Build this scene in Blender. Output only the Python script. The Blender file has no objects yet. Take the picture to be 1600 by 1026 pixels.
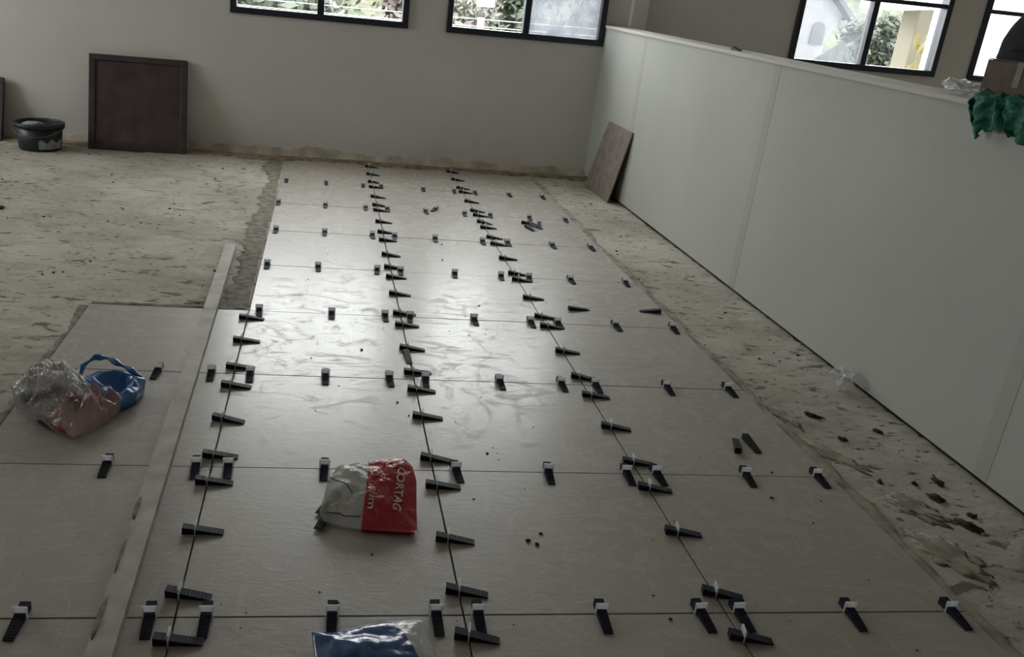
import bpy, bmesh, math, random
from mathutils import Vector, Matrix, noise
from mathutils.bvhtree import BVHTree

S = bpy.context.scene
C = S.collection
random.seed(7)

# ------------------------------------------------------------------ camera
cam = bpy.data.objects.new('camera', bpy.data.cameras.new('camera'))
C.objects.link(cam)
cam.location = (0.256, -1.516, 1.249)
cam.rotation_euler = (1.2140, -0.0930, -0.1250)
cam.data.sensor_fit = 'HORIZONTAL'
cam.data.sensor_width = 36.0
cam.data.lens = 1372.33 / 1600 * 36
cam.data.shift_x = (800 - 698.5) / 1600
cam.data.shift_y = -(513 - 496.8) / 1600
cam.data.clip_start = 0.02
S.camera = cam

# ------------------------------------------------------------------ world, exposure
SKY = 9.0
w = bpy.data.worlds.new('overcast_sky')
S.world = w
w.use_nodes = True
w.node_tree.nodes['Background'].inputs[0].default_value = (1.0, 0.975, 0.985, 1)
w.node_tree.nodes['Background'].inputs[1].default_value = SKY
S.view_settings.view_transform = 'Standard'
S.view_settings.look = 'None'
S.view_settings.gamma = 1.0
S.view_settings.use_curve_mapping = False
S.view_settings.exposure = 0.92
S.cycles.max_bounces = 8
S.cycles.diffuse_bounces = 4
S.cycles.glossy_bounces = 3
S.cycles.transparent_max_bounces = 8
S.cycles.caustics_reflective = False
S.cycles.caustics_refractive = False

# ------------------------------------------------------------------ helpers
def tag(o, label=None, cat=None, group=None, kind=None):
    if label: o['label'] = label
    if cat: o['category'] = cat
    if group: o['group'] = group
    if kind: o['kind'] = kind
    return o

def empty(name, loc=(0, 0, 0), rz=0.0):
    o = bpy.data.objects.new(name, None)
    C.objects.link(o)
    o.location = loc
    o.rotation_euler = (0, 0, rz)
    o.empty_display_size = 0.05
    return o

def link(name, me, mats, parent=None, smooth=False):
    if not isinstance(mats, (list, tuple)): mats = [mats]
    for m in mats: me.materials.append(m)
    if smooth:
        for p in me.polygons: p.use_smooth = True
    o = bpy.data.objects.new(name, me)
    C.objects.link(o)
    if parent is not None: o.parent = parent
    return o

def mesh_from(name, vs, fs):
    me = bpy.data.meshes.new(name)
    me.from_pydata(vs, [], fs)
    me.validate()
    me.update()
    return me

def bm_obj(name, bm, mats, parent=None, smooth=False):
    bmesh.ops.recalc_face_normals(bm, faces=bm.faces)
    me = bpy.data.meshes.new(name)
    bm.to_mesh(me)
    bm.free()
    return link(name, me, mats, parent, smooth)

def add_box(bm, a, b, bevel=0.0, mat=0):
    t = bmesh.new()
    r = bmesh.ops.create_cube(t, size=1.0)
    for v in t.verts:
        v.co = Vector([(a[i] + b[i]) / 2 + v.co[i] * (b[i] - a[i]) for i in range(3)])
    if bevel > 0:
        bmesh.ops.bevel(t, geom=t.edges[:], offset=bevel, segments=1, affect='EDGES', profile=0.5)
    for f in t.faces: f.material_index = mat
    me = bpy.data.meshes.new('t')
    t.to_mesh(me)
    t.free()
    bm.from_mesh(me)
    bpy.data.meshes.remove(me)

def box(name, a, b, mat, parent=None, bevel=0.0):
    bm = bmesh.new()
    add_box(bm, a, b, bevel)
    return bm_obj(name, bm, mat, parent)

def tube_mesh(pts, rad, seg=8, flat=1.0):
    vs, fs = [], []
    n = len(pts)
    for i, p in enumerate(pts):
        p = Vector(p)
        d = (Vector(pts[min(i + 1, n - 1)]) - Vector(pts[max(i - 1, 0)])).normalized()
        up = Vector((0, 0, 1)) if abs(d.z) < 0.9 else Vector((1, 0, 0))
        s = d.cross(up).normalized()
        u = s.cross(d)
        r = rad[i] if isinstance(rad, (list, tuple)) else rad
        for k in range(seg):
            a = 2 * math.pi * k / seg
            vs.append(p + s * math.cos(a) * r * flat + u * math.sin(a) * r)
    for i in range(n - 1):
        for k in range(seg):
            k2 = (k + 1) % seg
            fs.append((i * seg + k, i * seg + k2, (i + 1) * seg + k2, (i + 1) * seg + k))
    fs.append(tuple(range(seg))[::-1])
    fs.append(tuple((n - 1) * seg + k for k in range(seg)))
    return mesh_from('tube', vs, fs)

def lathe(profile, seg=32):
    vs, fs = [], []
    n = len(profile)
    for k in range(seg):
        a = 2 * math.pi * k / seg
        for r, z in profile: vs.append((r * math.cos(a), r * math.sin(a), z))
    for k in range(seg):
        k2 = (k + 1) % seg
        for i in range(n - 1):
            fs.append((k * n + i, k2 * n + i, k2 * n + i + 1, k * n + i + 1))
    return mesh_from('lathe', vs, fs)

# ------------------------------------------------------------------ materials
class Mat:
    def __init__(self, name, col, rough=0.6, spec=0.5):
        m = bpy.data.materials.new(name)
        m.use_nodes = True
        self.m = m
        self.nt = m.node_tree
        self.b = self.nt.nodes['Principled BSDF']
        self.b.inputs['Base Color'].default_value = (*col, 1)
        self.b.inputs['Roughness'].default_value = rough
        self.b.inputs['Specular IOR Level'].default_value = spec
        self._tc = None
    def n(self, t, **kw):
        nd = self.nt.nodes.new(t)
        for k, v in kw.items(): setattr(nd, k, v)
        return nd
    def l(self, a, b): self.nt.links.new(a, b)
    @property
    def tc(self):
        if self._tc is None: self._tc = self.n('ShaderNodeTexCoord')
        return self._tc
    def coord(self, scale=(1, 1, 1), rot=(0, 0, 0), src='Object'):
        mp = self.n('ShaderNodeMapping')
        mp.inputs['Scale'].default_value = scale
        mp.inputs['Rotation'].default_value = rot
        self.l(self.tc.outputs[src], mp.inputs[0])
        return mp.outputs[0]
    def noise(self, co, scale, detail=4, rough=0.55, dist=0.0):
        nd = self.n('ShaderNodeTexNoise')
        nd.inputs['Scale'].default_value = scale
        nd.inputs['Detail'].default_value = detail
        nd.inputs['Roughness'].default_value = rough
        nd.inputs['Distortion'].default_value = dist
        self.l(co, nd.inputs['Vector'])
        return nd.outputs[0]
    def ramp(self, f, stops):
        r = self.n('ShaderNodeValToRGB')
        e = r.color_ramp.elements
        e[0].position, e[0].color = stops[0][0], (*stops[0][1], 1)
        e[1].position, e[1].color = stops[-1][0], (*stops[-1][1], 1)
        for p, c in stops[1:-1]:
            x = e.new(p)
            x.color = (*c, 1)
        self.l(f, r.inputs[0])
        return r.outputs[0]
    def fac(self, f, lo, hi):
        return self.ramp(f, [(lo, (0, 0, 0)), (hi, (1, 1, 1))])
    def mix(self, f, a, b):
        x = self.n('ShaderNodeMix', data_type='RGBA')
        if isinstance(f, float): x.inputs[0].default_value = f
        else: self.l(f, x.inputs[0])
        for s, v in ((6, a), (7, b)):
            if isinstance(v, tuple): x.inputs[s].default_value = (*v, 1)
            else: self.l(v, x.inputs[s])
        return x.outputs[2]
    def math(self, op, a, b):
        x = self.n('ShaderNodeMath', operation=op)
        for s, v in ((0, a), (1, b)):
            if isinstance(v, (int, float)): x.inputs[s].default_value = v
            else: self.l(v, x.inputs[s])
        return x.outputs[0]
    def rgb(self, sock): self.l(sock, self.b.inputs['Base Color'])
    def rough(self, sock): self.l(sock, self.b.inputs['Roughness'])
    def bump(self, h, strength=0.3, dist=0.01):
        bp = self.n('ShaderNodeBump')
        bp.inputs['Strength'].default_value = strength
        bp.inputs['Distance'].default_value = dist
        self.l(h, bp.inputs['Height'])
        self.l(bp.outputs[0], self.b.inputs['Normal'])

def simple(name, col, rough=0.6, vary=0.25, scale=20.0, bump=0.1, spec=0.5):
    M = Mat(name, col, rough, spec)
    nz = M.noise(M.coord(), scale, 5)
    dk = tuple(c * (1 - vary) for c in col)
    lt = tuple(min(1, c * (1 + vary)) for c in col)
    M.rgb(M.ramp(nz, [(0.3, dk), (0.7, lt)]))
    if bump: M.bump(nz, bump, 0.004)
    return M.m

# tile: satin porcelain under a film of cement dust with wiped streaks
def tile_material():
    M = Mat('porcelain_tile', (0.4, 0.38, 0.35), 0.3)
    co = M.coord(src='Generated')
    ge = M.n('ShaderNodeNewGeometry').outputs['Position']     # dust lies over the laid field, across tile joints
    def gp(scale, rot=0.0):
        mp = M.n('ShaderNodeMapping')
        mp.inputs['Scale'].default_value = scale
        mp.inputs['Rotation'].default_value = (0, 0, rot)
        M.l(ge, mp.inputs[0])
        return mp.outputs[0]
    big = M.noise(gp((1, 1, 1)), 1.7, 4)
    fine = M.noise(gp((1, 1, 1)), 170, 2)
    base = M.mix(M.fac(big, 0.3, 0.7), (0.290, 0.259, 0.225), (0.348, 0.313, 0.275))
    base = M.mix(M.math('MULTIPLY', M.fac(fine, 0.35, 0.75), 0.22), base, (0.42, 0.38, 0.34))
    st = M.noise(gp((2.2, 4.6, 1), 0.30), 2.0, 6, 0.62, 2.6)
    wipe = M.noise(gp((4.2, 2.0, 1), -0.6), 1.7, 6, 0.62, 3.0)
    dust = M.fac(st, 0.53, 0.70)
    dust2 = M.fac(wipe, 0.57, 0.70)
    base = M.mix(M.math('MULTIPLY', dust, 0.13), base, (0.47, 0.43, 0.385))
    base = M.mix(M.math('MULTIPLY', dust2, 0.10), base, (0.44, 0.40, 0.36))
    sm = M.fac(M.noise(gp((1, 2.2, 1), 0.3), 8.0, 7, 0.72), 0.645, 0.72)
    base = M.mix(M.math('MULTIPLY', sm, 0.38), base, (0.15, 0.13, 0.11))
    M.rgb(base)
    r = M.math('ADD', M.math('MULTIPLY', dust, 0.16), 0.40)
    r = M.math('ADD', r, M.math('MULTIPLY', dust2, 0.08))
    r = M.math('ADD', r, M.math('MULTIPLY', sm, 0.30))
    r = M.math('ADD', r, M.math('MULTIPLY', big, 0.10))
    M.rough(r)
    M.b.inputs['Coat Weight'].default_value = 0.36
    cr = M.math('ADD', M.math('MULTIPLY', dust, 0.20), 0.24)
    M.l(M.math('ADD', cr, M.math('MULTIPLY', dust2, 0.16)), M.b.inputs['Coat Roughness'])
    M.bump(M.noise(gp((2, 4.5, 1), 0.4), 5, 6, 0.66, 2.4), 0.24, 0.004)
    return M.m

def screed_material():
    M = Mat('cement_screed', (0.4, 0.38, 0.33), 0.9, 0.25)
    co = M.coord()
    a = M.noise(co, 1.5, 6, 0.6)
    b = M.noise(M.coord((1, 1.9, 1), (0, 0, 0.15)), 5.5, 8, 0.72, 0.6)
    base = M.mix(M.fac(a, 0.36, 0.62), (0.375, 0.345, 0.290), (0.555, 0.522, 0.458))
    base = M.mix(M.math('MULTIPLY', M.fac(b, 0.50, 0.66), 0.45), base, (0.215, 0.197, 0.165))
    spots = M.fac(M.noise(M.coord((0.8, 1.8, 1)), 8.5, 5, 0.6, 0.5), 0.605, 0.655)
    base = M.mix(M.math('MULTIPLY', spots, 0.80), base, (0.115, 0.10, 0.08))
    sp2 = M.fac(M.noise(M.coord((1, 1.7, 1)), 24, 4, 0.55), 0.615, 0.67)
    base = M.mix(M.math('MULTIPLY', sp2, 0.78), base, (0.085, 0.075, 0.06))
    M.rgb(base)
    M.bump(M.noise(co, 22, 9, 0.72), 0.6, 0.03)
    return M.m

def wall_material(name, a, b, dirt=(0.3, 0.26, 0.2)):
    M = Mat(name, a, 0.85, 0.3)
    co = M.coord()
    n1 = M.noise(co, 1.4, 4)
    base = M.mix(M.fac(n1, 0.3, 0.7), a, b)
    sc = M.fac(M.noise(M.coord((1, 1, 2.2)), 11, 5, 0.6), 0.72, 0.80)
    base = M.mix(M.math('MULTIPLY', sc, 0.30), base, dirt)
    M.rgb(base)
    M.bump(M.noise(co, 70, 4), 0.12, 0.004)
    return M.m

def plastic_film(name, col, clear, rough=0.14, tint=(0.9, 0.9, 0.9)):
    M = Mat(name, col, rough, 0.8)
    nz = M.noise(M.coord(), 60, 4, 0.6, 0.6)
    M.bump(nz, 0.5, 0.006)
    if clear > 0:
        tr = M.n('ShaderNodeBsdfTransparent')
        tr.inputs[0].default_value = (*tint, 1)
        mx = M.n('ShaderNodeMixShader')
        mx.inputs[0].default_value = clear
        out = M.nt.nodes['Material Output']
        M.l(M.b.outputs[0], mx.inputs[1])
        M.l(tr.outputs[0], mx.inputs[2])
        M.l(mx.outputs[0], out.inputs[0])
    return M.m

def split_film(name, A, B, line, rough=0.14, C3=None, bump=0.6):
    """film printed in colour A where nx*x + ny*y > c, else B; each is (colour, clearness)"""
    M = Mat(name, A[0], rough, 0.8)
    sep = M.n('ShaderNodeSeparateXYZ')
    M.l(M.tc.outputs['Object'], sep.inputs[0])
    def side(l):
        v = M.math('ADD', M.math('MULTIPLY', sep.outputs[0], l[0]), M.math('MULTIPLY', sep.outputs[1], l[1]))
        v = M.math('ADD', v, M.math('MULTIPLY', M.noise(M.coord(), 22, 2), l[3]))
        return M.math('GREATER_THAN', v, l[2])
    f = side(line)
    col = M.mix(f, B[0], A[0])
    cl = M.math('ADD', M.math('MULTIPLY', f, A[1] - B[1]), B[1])
    if C3:
        g = side(C3[2])
        col = M.mix(g, col, C3[0])
        cl = M.math('ADD', M.math('MULTIPLY', cl, M.math('SUBTRACT', 1.0, g)), M.math('MULTIPLY', g, C3[1]))
    M.rgb(col)
    M.bump(M.noise(M.coord(), 55, 4, 0.6, 0.8), bump, 0.008)
    tr = M.n('ShaderNodeBsdfTransparent')
    mx = M.n('ShaderNodeMixShader')
    M.l(cl, mx.inputs[0])
    M.l(M.b.outputs[0], mx.inputs[1])
    M.l(tr.outputs[0], mx.inputs[2])
    M.l(mx.outputs[0], M.nt.nodes['Material Output'].inputs[0])
    return M.m

def glass_material(name, milk):
    m = bpy.data.materials.new(name)
    m.use_nodes = True
    nt = m.node_tree
    nt.nodes.clear()
    out = nt.nodes.new('ShaderNodeOutputMaterial')
    tr = nt.nodes.new('ShaderNodeBsdfTransparent')
    tr.inputs[0].default_value = (0.93, 0.96, 0.95, 1)
    gl = nt.nodes.new('ShaderNodeBsdfGlossy')
    gl.inputs['Roughness'].default_value = 0.03
    mx = nt.nodes.new('ShaderNodeMixShader')
    mx.inputs[0].default_value = 0.05
    nt.links.new(tr.outputs[0], mx.inputs[1])
    nt.links.new(gl.outputs[0], mx.inputs[2])
    last = mx
    if milk > 0:
        tl = nt.nodes.new('ShaderNodeBsdfTranslucent')
        tl.inputs[0].default_value = (0.13, 0.14, 0.155, 1)
        tcn = nt.nodes.new('ShaderNodeTexCoord')
        nz = nt.nodes.new('ShaderNodeTexNoise')
        nz.inputs['Scale'].default_value = 9
        nz.inputs['Detail'].default_value = 5
        nt.links.new(tcn.outputs['Object'], nz.inputs[0])
        mr = nt.nodes.new('ShaderNodeMapRange')
        mr.inputs[1].default_value = 0.3
        mr.inputs[2].default_value = 0.7
        mr.inputs[3].default_value = milk * 0.6
        mr.inputs[4].default_value = min(1, milk * 1.4)
        nt.links.new(nz.outputs[0], mr.inputs[0])
        m2 = nt.nodes.new('ShaderNodeMixShader')
        nt.links.new(mr.outputs[0], m2.inputs[0])
        nt.links.new(mx.outputs[0], m2.inputs[1])
        nt.links.new(tl.outputs[0], m2.inputs[2])
        last = m2
    nt.links.new(last.outputs[0], out.inputs[0])
    return m

TILE = tile_material()
SCREED = screed_material()
MORTAR = simple('wet_mortar', (0.225, 0.205, 0.172), 0.95, 0.45, 26, 0.8, 0.2)
MORTAR2 = simple('drying_mortar', (0.285, 0.258, 0.212), 0.95, 0.5, 13, 0.8, 0.2)
DIRT = simple('dusty_brown_debris', (0.25, 0.195, 0.135), 0.95, 0.45, 16, 0.8, 0.2)
WALL = wall_material('cream_wall_paint', (0.575, 0.562, 0.525), (0.635, 0.620, 0.580))
BOARD = wall_material('grey_plasterboard', (0.375, 0.385, 0.355), (0.42, 0.427, 0.397))
JOINT = wall_material('joint_compound', (0.345, 0.350, 0.322), (0.385, 0.388, 0.36))
CAPM = wall_material('cap_paint', (0.47, 0.46, 0.42), (0.53, 0.52, 0.475))
CEIL = wall_material('ceiling_paint', (0.72, 0.71, 0.68), (0.76, 0.75, 0.72))
FRAME = simple('navy_black_aluminium', (0.010, 0.012, 0.024), 0.4, 0.2, 40, 0.02)
GAP_SHADE = simple('dark_gap_shade', (0.03, 0.028, 0.024), 0.95, 0.3, 20, 0.1, 0.1)  # shadow of the gap under the boards, put into the base colour
GLASS = glass_material('window_glass', 0.0)
MILK = glass_material('window_glass_with_film', 0.55)
MILK2 = glass_material('window_glass_thin_film', 0.22)
NAVY = simple('navy_black_plastic', (0.008, 0.010, 0.021), 0.6, 0.3, 60, 0.05, 0.25)
def clip_material():
    M = Mat('white_clip_plastic', (0.86, 0.87, 0.88), 0.4)
    tl = M.n('ShaderNodeBsdfTranslucent')
    tl.inputs[0].default_value = (0.86, 0.87, 0.88, 1)
    mx = M.n('ShaderNodeMixShader')
    mx.inputs[0].default_value = 0.55
    M.l(M.b.outputs[0], mx.inputs[1])
    M.l(tl.outputs[0], mx.inputs[2])
    M.l(mx.outputs[0], M.nt.nodes['Material Output'].inputs[0])
    return M.m
CLIPM = clip_material()
BROWN = simple('dark_brown_board', (0.036, 0.026, 0.026), 0.55, 0.35, 14, 0.2)
BROWNRED = simple('reddish_brown_board', (0.052, 0.031, 0.030), 0.5, 0.4, 9, 0.2)
WOODT = simple('greyish_brown_tile', (0.20, 0.158, 0.14), 0.5, 0.3, 18, 0.2)
BARM = simple('cement_dusted_aluminium', (0.385, 0.365, 0.32), 0.65, 0.25, 14, 0.25)
BLACKP = simple('black_bucket_plastic', (0.012, 0.016, 0.020), 0.45, 0.3, 20, 0.05)
LABELM = simple('pale_cement_splash', (0.30, 0.32, 0.32), 0.7, 0.3, 30, 0.1)
RED = plastic_film('red_plastic', (0.50, 0.012, 0.028), 0.0, 0.32)
CLEAR = plastic_film('clear_plastic', (0.62, 0.60, 0.56), 0.42, 0.10)
CLEARX = plastic_film('thin_clear_plastic', (0.80, 0.80, 0.82), 0.62, 0.10)
PINK = plastic_film('red_printed_clear_plastic', (0.40, 0.22, 0.20), 0.30, 0.16, (0.9, 0.7, 0.7))
BLUE = plastic_film('blue_plastic', (0.006, 0.075, 0.24), 0.0, 0.22)
BLUE2 = plastic_film('bright_blue_plastic', (0.006, 0.13, 0.40), 0.0, 0.25)
WHITEINK = simple("pale_print", (0.74, 0.60, 0.58), 0.5, 0.1, 30, 0)
PINKINK = simple('faded_print', (0.46, 0.10, 0.11), 0.5, 0.1, 30, 0)
GREEN = simple('green_mesh_fabric', (0.006, 0.105, 0.066), 0.8, 0.5, 60, 0.6)
CARD = simple('brown_cardboard', (0.105, 0.075, 0.062), 0.85, 0.2, 30, 0.1)
TAPE = simple('dull_tape', (0.115, 0.085, 0.07), 0.5, 0.1, 30, 0.02)
CLOTH = simple('black_fabric', (0.005, 0.005, 0.008), 0.95, 0.3, 60, 0.4)

# ------------------------------------------------------------------ room shell
YF = 5.12          # far wall
XP = 2.29          # partition face
ZF = -0.012        # screed level (tile tops at 0)
ZC = 2.95
XL, XR, YB = -4.6, 8.2, -4.2
WT = 0.20
WINS = [(-0.418, 0.829), (1.104, 2.283), (3.76, 5.005), (5.29, 6.535)]
ZS, ZT = 0.967, 2.17

# screed with real unevenness
def screed_z(x, y):
    z = ZF + 0.004 * noise.noise(Vector((x * 1.3, y * 1.3, 0))) + 0.0035 * noise.noise(Vector((x * 6, y * 6, 3)))
    z += 0.0025 * noise.noise(Vector((x * 17, y * 17, 5)))
    p = noise.noise(Vector((x * 9, y * 14, 9)))
    if p > 0.42: z -= min(0.008, (p - 0.42) * 0.05)
    inside = (-0.02 < x < 1.82 and y < 4.9) or (x <= 0 and x > -0.62 and y < 1.82)
    if inside: z = min(z, -0.0115)
    return z
vs, fs = [], []
x0, x1, y0, y1, st = -3.6, 2.42, -0.7, 5.12, 0.024
nx, ny = int((x1 - x0) / st) + 1, int((y1 - y0) / st) + 1
for j in range(ny + 1):
    for i in range(nx + 1):
        x = x0 + (x1 - x0) * i / nx
        y = y0 + (y1 - y0) * j / ny
        vs.append((x, y, screed_z(x, y)))
for j in range(ny):
    for i in range(nx):
        a = j * (nx + 1) + i
        fs.append((a, a + 1, a + nx + 2, a + nx + 1))
# flat rest of the slab around the detailed field, down to a thick edge
b0 = len(vs)
for x, y in ((XL, YB), (XR, YB), (XR, YF + WT), (XL, YF + WT)):
    vs.append((x, y, -0.03))
    vs.append((x, y, -0.15))
fs += [(b0, b0 + 2, b0 + 4, b0 + 6), (b0 + 7, b0 + 5, b0 + 3, b0 + 1)]
for k in range(4):
    a, b = b0 + 2 * k, b0 + 2 * ((k + 1) % 4)
    fs.append((a, a + 1, b + 1, b))
floor = link('floor', mesh_from('floor', vs, fs), SCREED, None, True)
tag(floor, 'rough sandy cement screed floor partly laid with tiles', kind='structure')

# tiles, each a child of the floor
ROWS = {r: 0.6 * r for r in range(-2, 7)}
ROWS[7] = 4.212
ROWS[8] = 4.885
def tile_mesh(sx, sy):
    bm = bmesh.new()
    add_box(bm, (0, 0, -0.0105), (sx, sy, 0), 0.0008)
    me = bpy.data.meshes.new('tile')
    bmesh.ops.recalc_face_normals(bm, faces=bm.faces)
    bm.to_mesh(me)
    bm.free()
    me.materials.append(TILE)
    return me
TM = {}
for c in range(-1, 3):
    for r in range(-2, 8):
        if c == -1 and r > 2: continue
        h = round(ROWS[r + 1] - ROWS[r], 4)
        if h not in TM: TM[h] = tile_mesh(0.6 - 0.0038, h - 0.0030)
        o = bpy.data.objects.new('tile', TM[h])
        C.objects.link(o)
        o.parent = floor
        o.location = (0.6 * c + 0.0019, ROWS[r] + 0.0015, random.uniform(-0.0006, 0.0004))

# exposed mortar beds along tile edges (uneven strips with ragged edges)
def strip(name, path, wl, wr, h, mat, seed, parent=floor, n=220):
    vs, fs = [], []
    (ax, ay), (bx, by) = path
    d = Vector((bx - ax, by - ay, 0))
    L = d.length
    d.normalize()
    s = Vector((d.y, -d.x, 0))
    m = 7
    for i in range(n + 1):
        t = i / n
        l = wl * (0.8 + 0.7 * noise.noise(Vector((t * L * 2.3, seed, 0))) + 0.35 * noise.noise(Vector((t * L * 9.7, seed, 4))) + 0.2 * noise.noise(Vector((t * L * 37, seed, 4))))
        r = wr * (0.8 + 0.7 * noise.noise(Vector((t * L * 2.1, seed + 9, 0))) + 0.35 * noise.noise(Vector((t * L * 8.3, seed + 9, 4))) + 0.2 * noise.noise(Vector((t * L * 33, seed + 9, 4))))
        for k in range(m + 1):
            u = -l + (l + r) * k / m
            p = Vector((ax, ay, 0)) + d * (t * L) + s * u
            e = 1 - abs(2 * k / m - 1) ** 2
            z = ZF - 0.006 + (0.006 + h) * (e ** 0.5) + 0.35 * h * noise.noise(Vector((p.x * 30, p.y * 30, seed))) * e
            vs.append((p.x, p.y, z))
    for i in range(n):
        for k in range(m):
            a = i * (m + 1) + k
            fs.append((a, a + 1, a + m + 2, a + m + 1))
    return link(name, mesh_from(name, vs, fs), mat, parent, True)
strip('mortar_bed', ((-0.01, 4.88), (-0.01, 1.82)), 0.010, 0.135, 0.007, MORTAR, 3.1)
strip('mortar_bed', ((1.80, 4.86), (1.80, -0.5)), 0.060, 0.004, 0.008, MORTAR2, 11.7, n=160)
strip('mortar_bed', ((-0.60, 1.80), (-0.60, 0.6)), 0.004, 0.05, 0.006, MORTAR, 21.7)
strip('mortar_bed', ((-0.6, 1.815), (-0.02, 1.815)), 0.045, 0.004, 0.007, MORTAR, 31.7, n=40)
for k, (x, y, rx, ry, rz) in enumerate(((1.975, 0.45, 0.050, 0.085, 0.6), (1.90, 0.74, 0.030, 0.11, 0.5), (1.93, 0.22, 0.055, 0.10, 0.3), (1.865, 1.02, 0.022, 0.09, 0.2), (-0.16, 1.90, 0.075, 0.045, 0.1))):
    sm_bm = bmesh.new()
    bmesh.ops.create_icosphere(sm_bm, subdivisions=4, radius=1)
    for v in sm_bm.verts:
        kk = 1 + 0.55 * noise.noise(v.co * 2.2 + Vector((k * 7, 0, 0))) + 0.35 * noise.noise(v.co * 6 + Vector((0, k * 5, 0)))
        v.co = Vector((v.co.x * rx * kk, v.co.y * ry * kk, v.co.z * 0.005 + 0.0012 * noise.noise(v.co * 9)))
    so = bm_obj('mortar_smear', sm_bm, MORTAR if k > 3 else MORTAR2, floor, True)
    so.location = (x, y, ZF + 0.001)
    so.rotation_euler = (0, 0, rz)
strip('debris_ridge', ((-2.6, 5.05), (2.28, 5.05)), 0.07, 0.12, 0.014, DIRT, 5.3, n=160)

# far wall with openings
def wall_with_openings(name, xa, xb, za, zb, y0, y1, wins, mat):
    bm = bmesh.new()
    xs = xa
    for (a, b) in wins:
        add_box(bm, (xs, y0, za), (a, y1, zb))
        add_box(bm, (a, y0, za), (b, y1, ZS))
        add_box(bm, (a, y0, ZT), (b, y1, zb))
        xs = b
    add_box(bm, (xs, y0, za), (xb, y1, zb))
    return bm_obj(name, bm, mat)
wf = wall_with_openings('wall_far', XL, XR, -0.02, ZC, YF, YF + WT, WINS, WALL)
tag(wf, 'cream painted wall with dark framed windows', kind='structure')
pl = box('pilaster', (2.46, YF - 0.05, -0.02), (2.58, YF + 0.01, ZC), WALL, wf, 0.004)
for nm, a, b in (('wall_right', (XR, YB - WT, -0.02), (XR + WT, YF + WT, ZC)),
                 ('wall_back', (XL, YB - WT, -0.02), (XR, YB, ZC))):
    tag(box(nm, a, b, WALL), 'plain cream painted room wall', kind='structure')
tag(box('ceiling', (XL - WT, YB - WT, ZC), (XR + WT, YF + WT, ZC + 0.15), CEIL), 'plain white painted ceiling', kind='structure')

ADDED_LWINS = [(2.7, 4.5)]  # unseen opening, added to brighten the left screed and far wall
bm = bmesh.new()
ys = YB - WT
for a, b in ADDED_LWINS:
    add_box(bm, (XL - WT, ys, -0.02), (XL, a, ZC))
    add_box(bm, (XL - WT, a, -0.02), (XL, b, ZS))
    add_box(bm, (XL - WT, a, ZT), (XL, b, ZC))
    ys = b
add_box(bm, (XL - WT, ys, -0.02), (XL, YF + WT, ZC))
tag(bm_obj('wall_left', bm, WALL), 'plain cream painted room wall with one added window', kind='structure')

# dirty chipped plaster along the foot of the far wall
vs, fs = [], []
n = 260
for i in range(n + 1):
    x = -2.7 + (XP + 2.7) * i / n
    top = 0.045 + 0.035 * noise.noise(Vector((x * 2.3, 1, 0))) + 0.018 * noise.noise(Vector((x * 8.7, 2, 0))) + 0.012 * noise.noise(Vector((x * 31, 2, 0)))
    top = max(top, 0.012)
    t = 0.012 + 0.006 * noise.noise(Vector((x * 9, 3, 0)))
    for y, z in ((YF + 0.002, top + 0.006), (YF - t * 0.6, top), (YF - t, top * 0.6), (YF - t - 0.010, 0.012), (YF - t - 0.03, -0.02)):
        vs.append((x, y, z))
for i in range(n):
    for k in range(4):
        a = i * 5 + k
        fs.append((a, a + 1, a + 6, a + 5))
bb = link('baseboard_far', mesh_from('baseboard_far', vs, fs), simple('stained_broken_plaster', (0.46, 0.41, 0.335), 0.95, 0.38, 7, 0.7, 0.2), None, True)
tag(bb, 'brown stained broken plaster along the foot of the far wall', kind='structure')

# partition: boards on a recessed base darkened as gap shadow, joint strips and a cap
PT = 0.15
def ptop(y): return 1.120 - (YF - y) * 0.0095
part = box('wall_partition', (XP + 0.016, -1.2, -0.03), (XP + PT - 0.016, YF, 0.02), GAP_SHADE)
tag(part, 'low grey plasterboard partition wall with cream cap', kind='structure')
seams = [YF, 4.21, 2.40, 0.60, -1.2]
for a, b in zip(seams[1:], seams[:-1]):
    bm = bmesh.new()
    ya, yb = a + 0.0008, b - 0.0008
    vv = [bm.verts.new(p) for p in ((XP, ya, 0.006), (XP + PT, ya, 0.006), (XP + PT, yb, 0.006), (XP, yb, 0.006),
                                    (XP, ya, ptop(ya) - 0.018), (XP + PT, ya, ptop(ya) - 0.018), (XP + PT, yb, ptop(yb) - 0.018), (XP, yb, ptop(yb) - 0.018))]
    for f in ((0, 1, 2, 3), (4, 5, 6, 7), (0, 1, 5, 4), (1, 2, 6, 5), (2, 3, 7, 6), (3, 0, 4, 7)):
        bm.faces.new([vv[i] for i in f])
    bm_obj('board', bm, BOARD, part)
for s in seams[1:-1]:
    bm = bmesh.new()
    add_box(bm, (XP - 0.0008, s - 0.03, 0.01), (XP + 0.002, s + 0.03, ptop(s) - 0.02), 0.0004)
    bm_obj('joint_strip', bm, JOINT, part)
bm = bmesh.new()
vv = []
for y in (-1.2, YF):
    for x, dz in ((XP - 0.010, -0.018), (XP + PT + 0.010, -0.018), (XP + PT + 0.010, 0), (XP - 0.006, 0), (XP - 0.010, -0.004)):
        vv.append(bm.verts.new((x, y, ptop(y) + dz)))
bm.faces.new(vv[:5]); bm.faces.new(vv[5:])
for k in range(5):
    bm.faces.new((vv[k], vv[(k + 1) % 5], vv[5 + (k + 1) % 5], vv[5 + k]))
bm_obj('cap', bm, CAPM, part)

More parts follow.
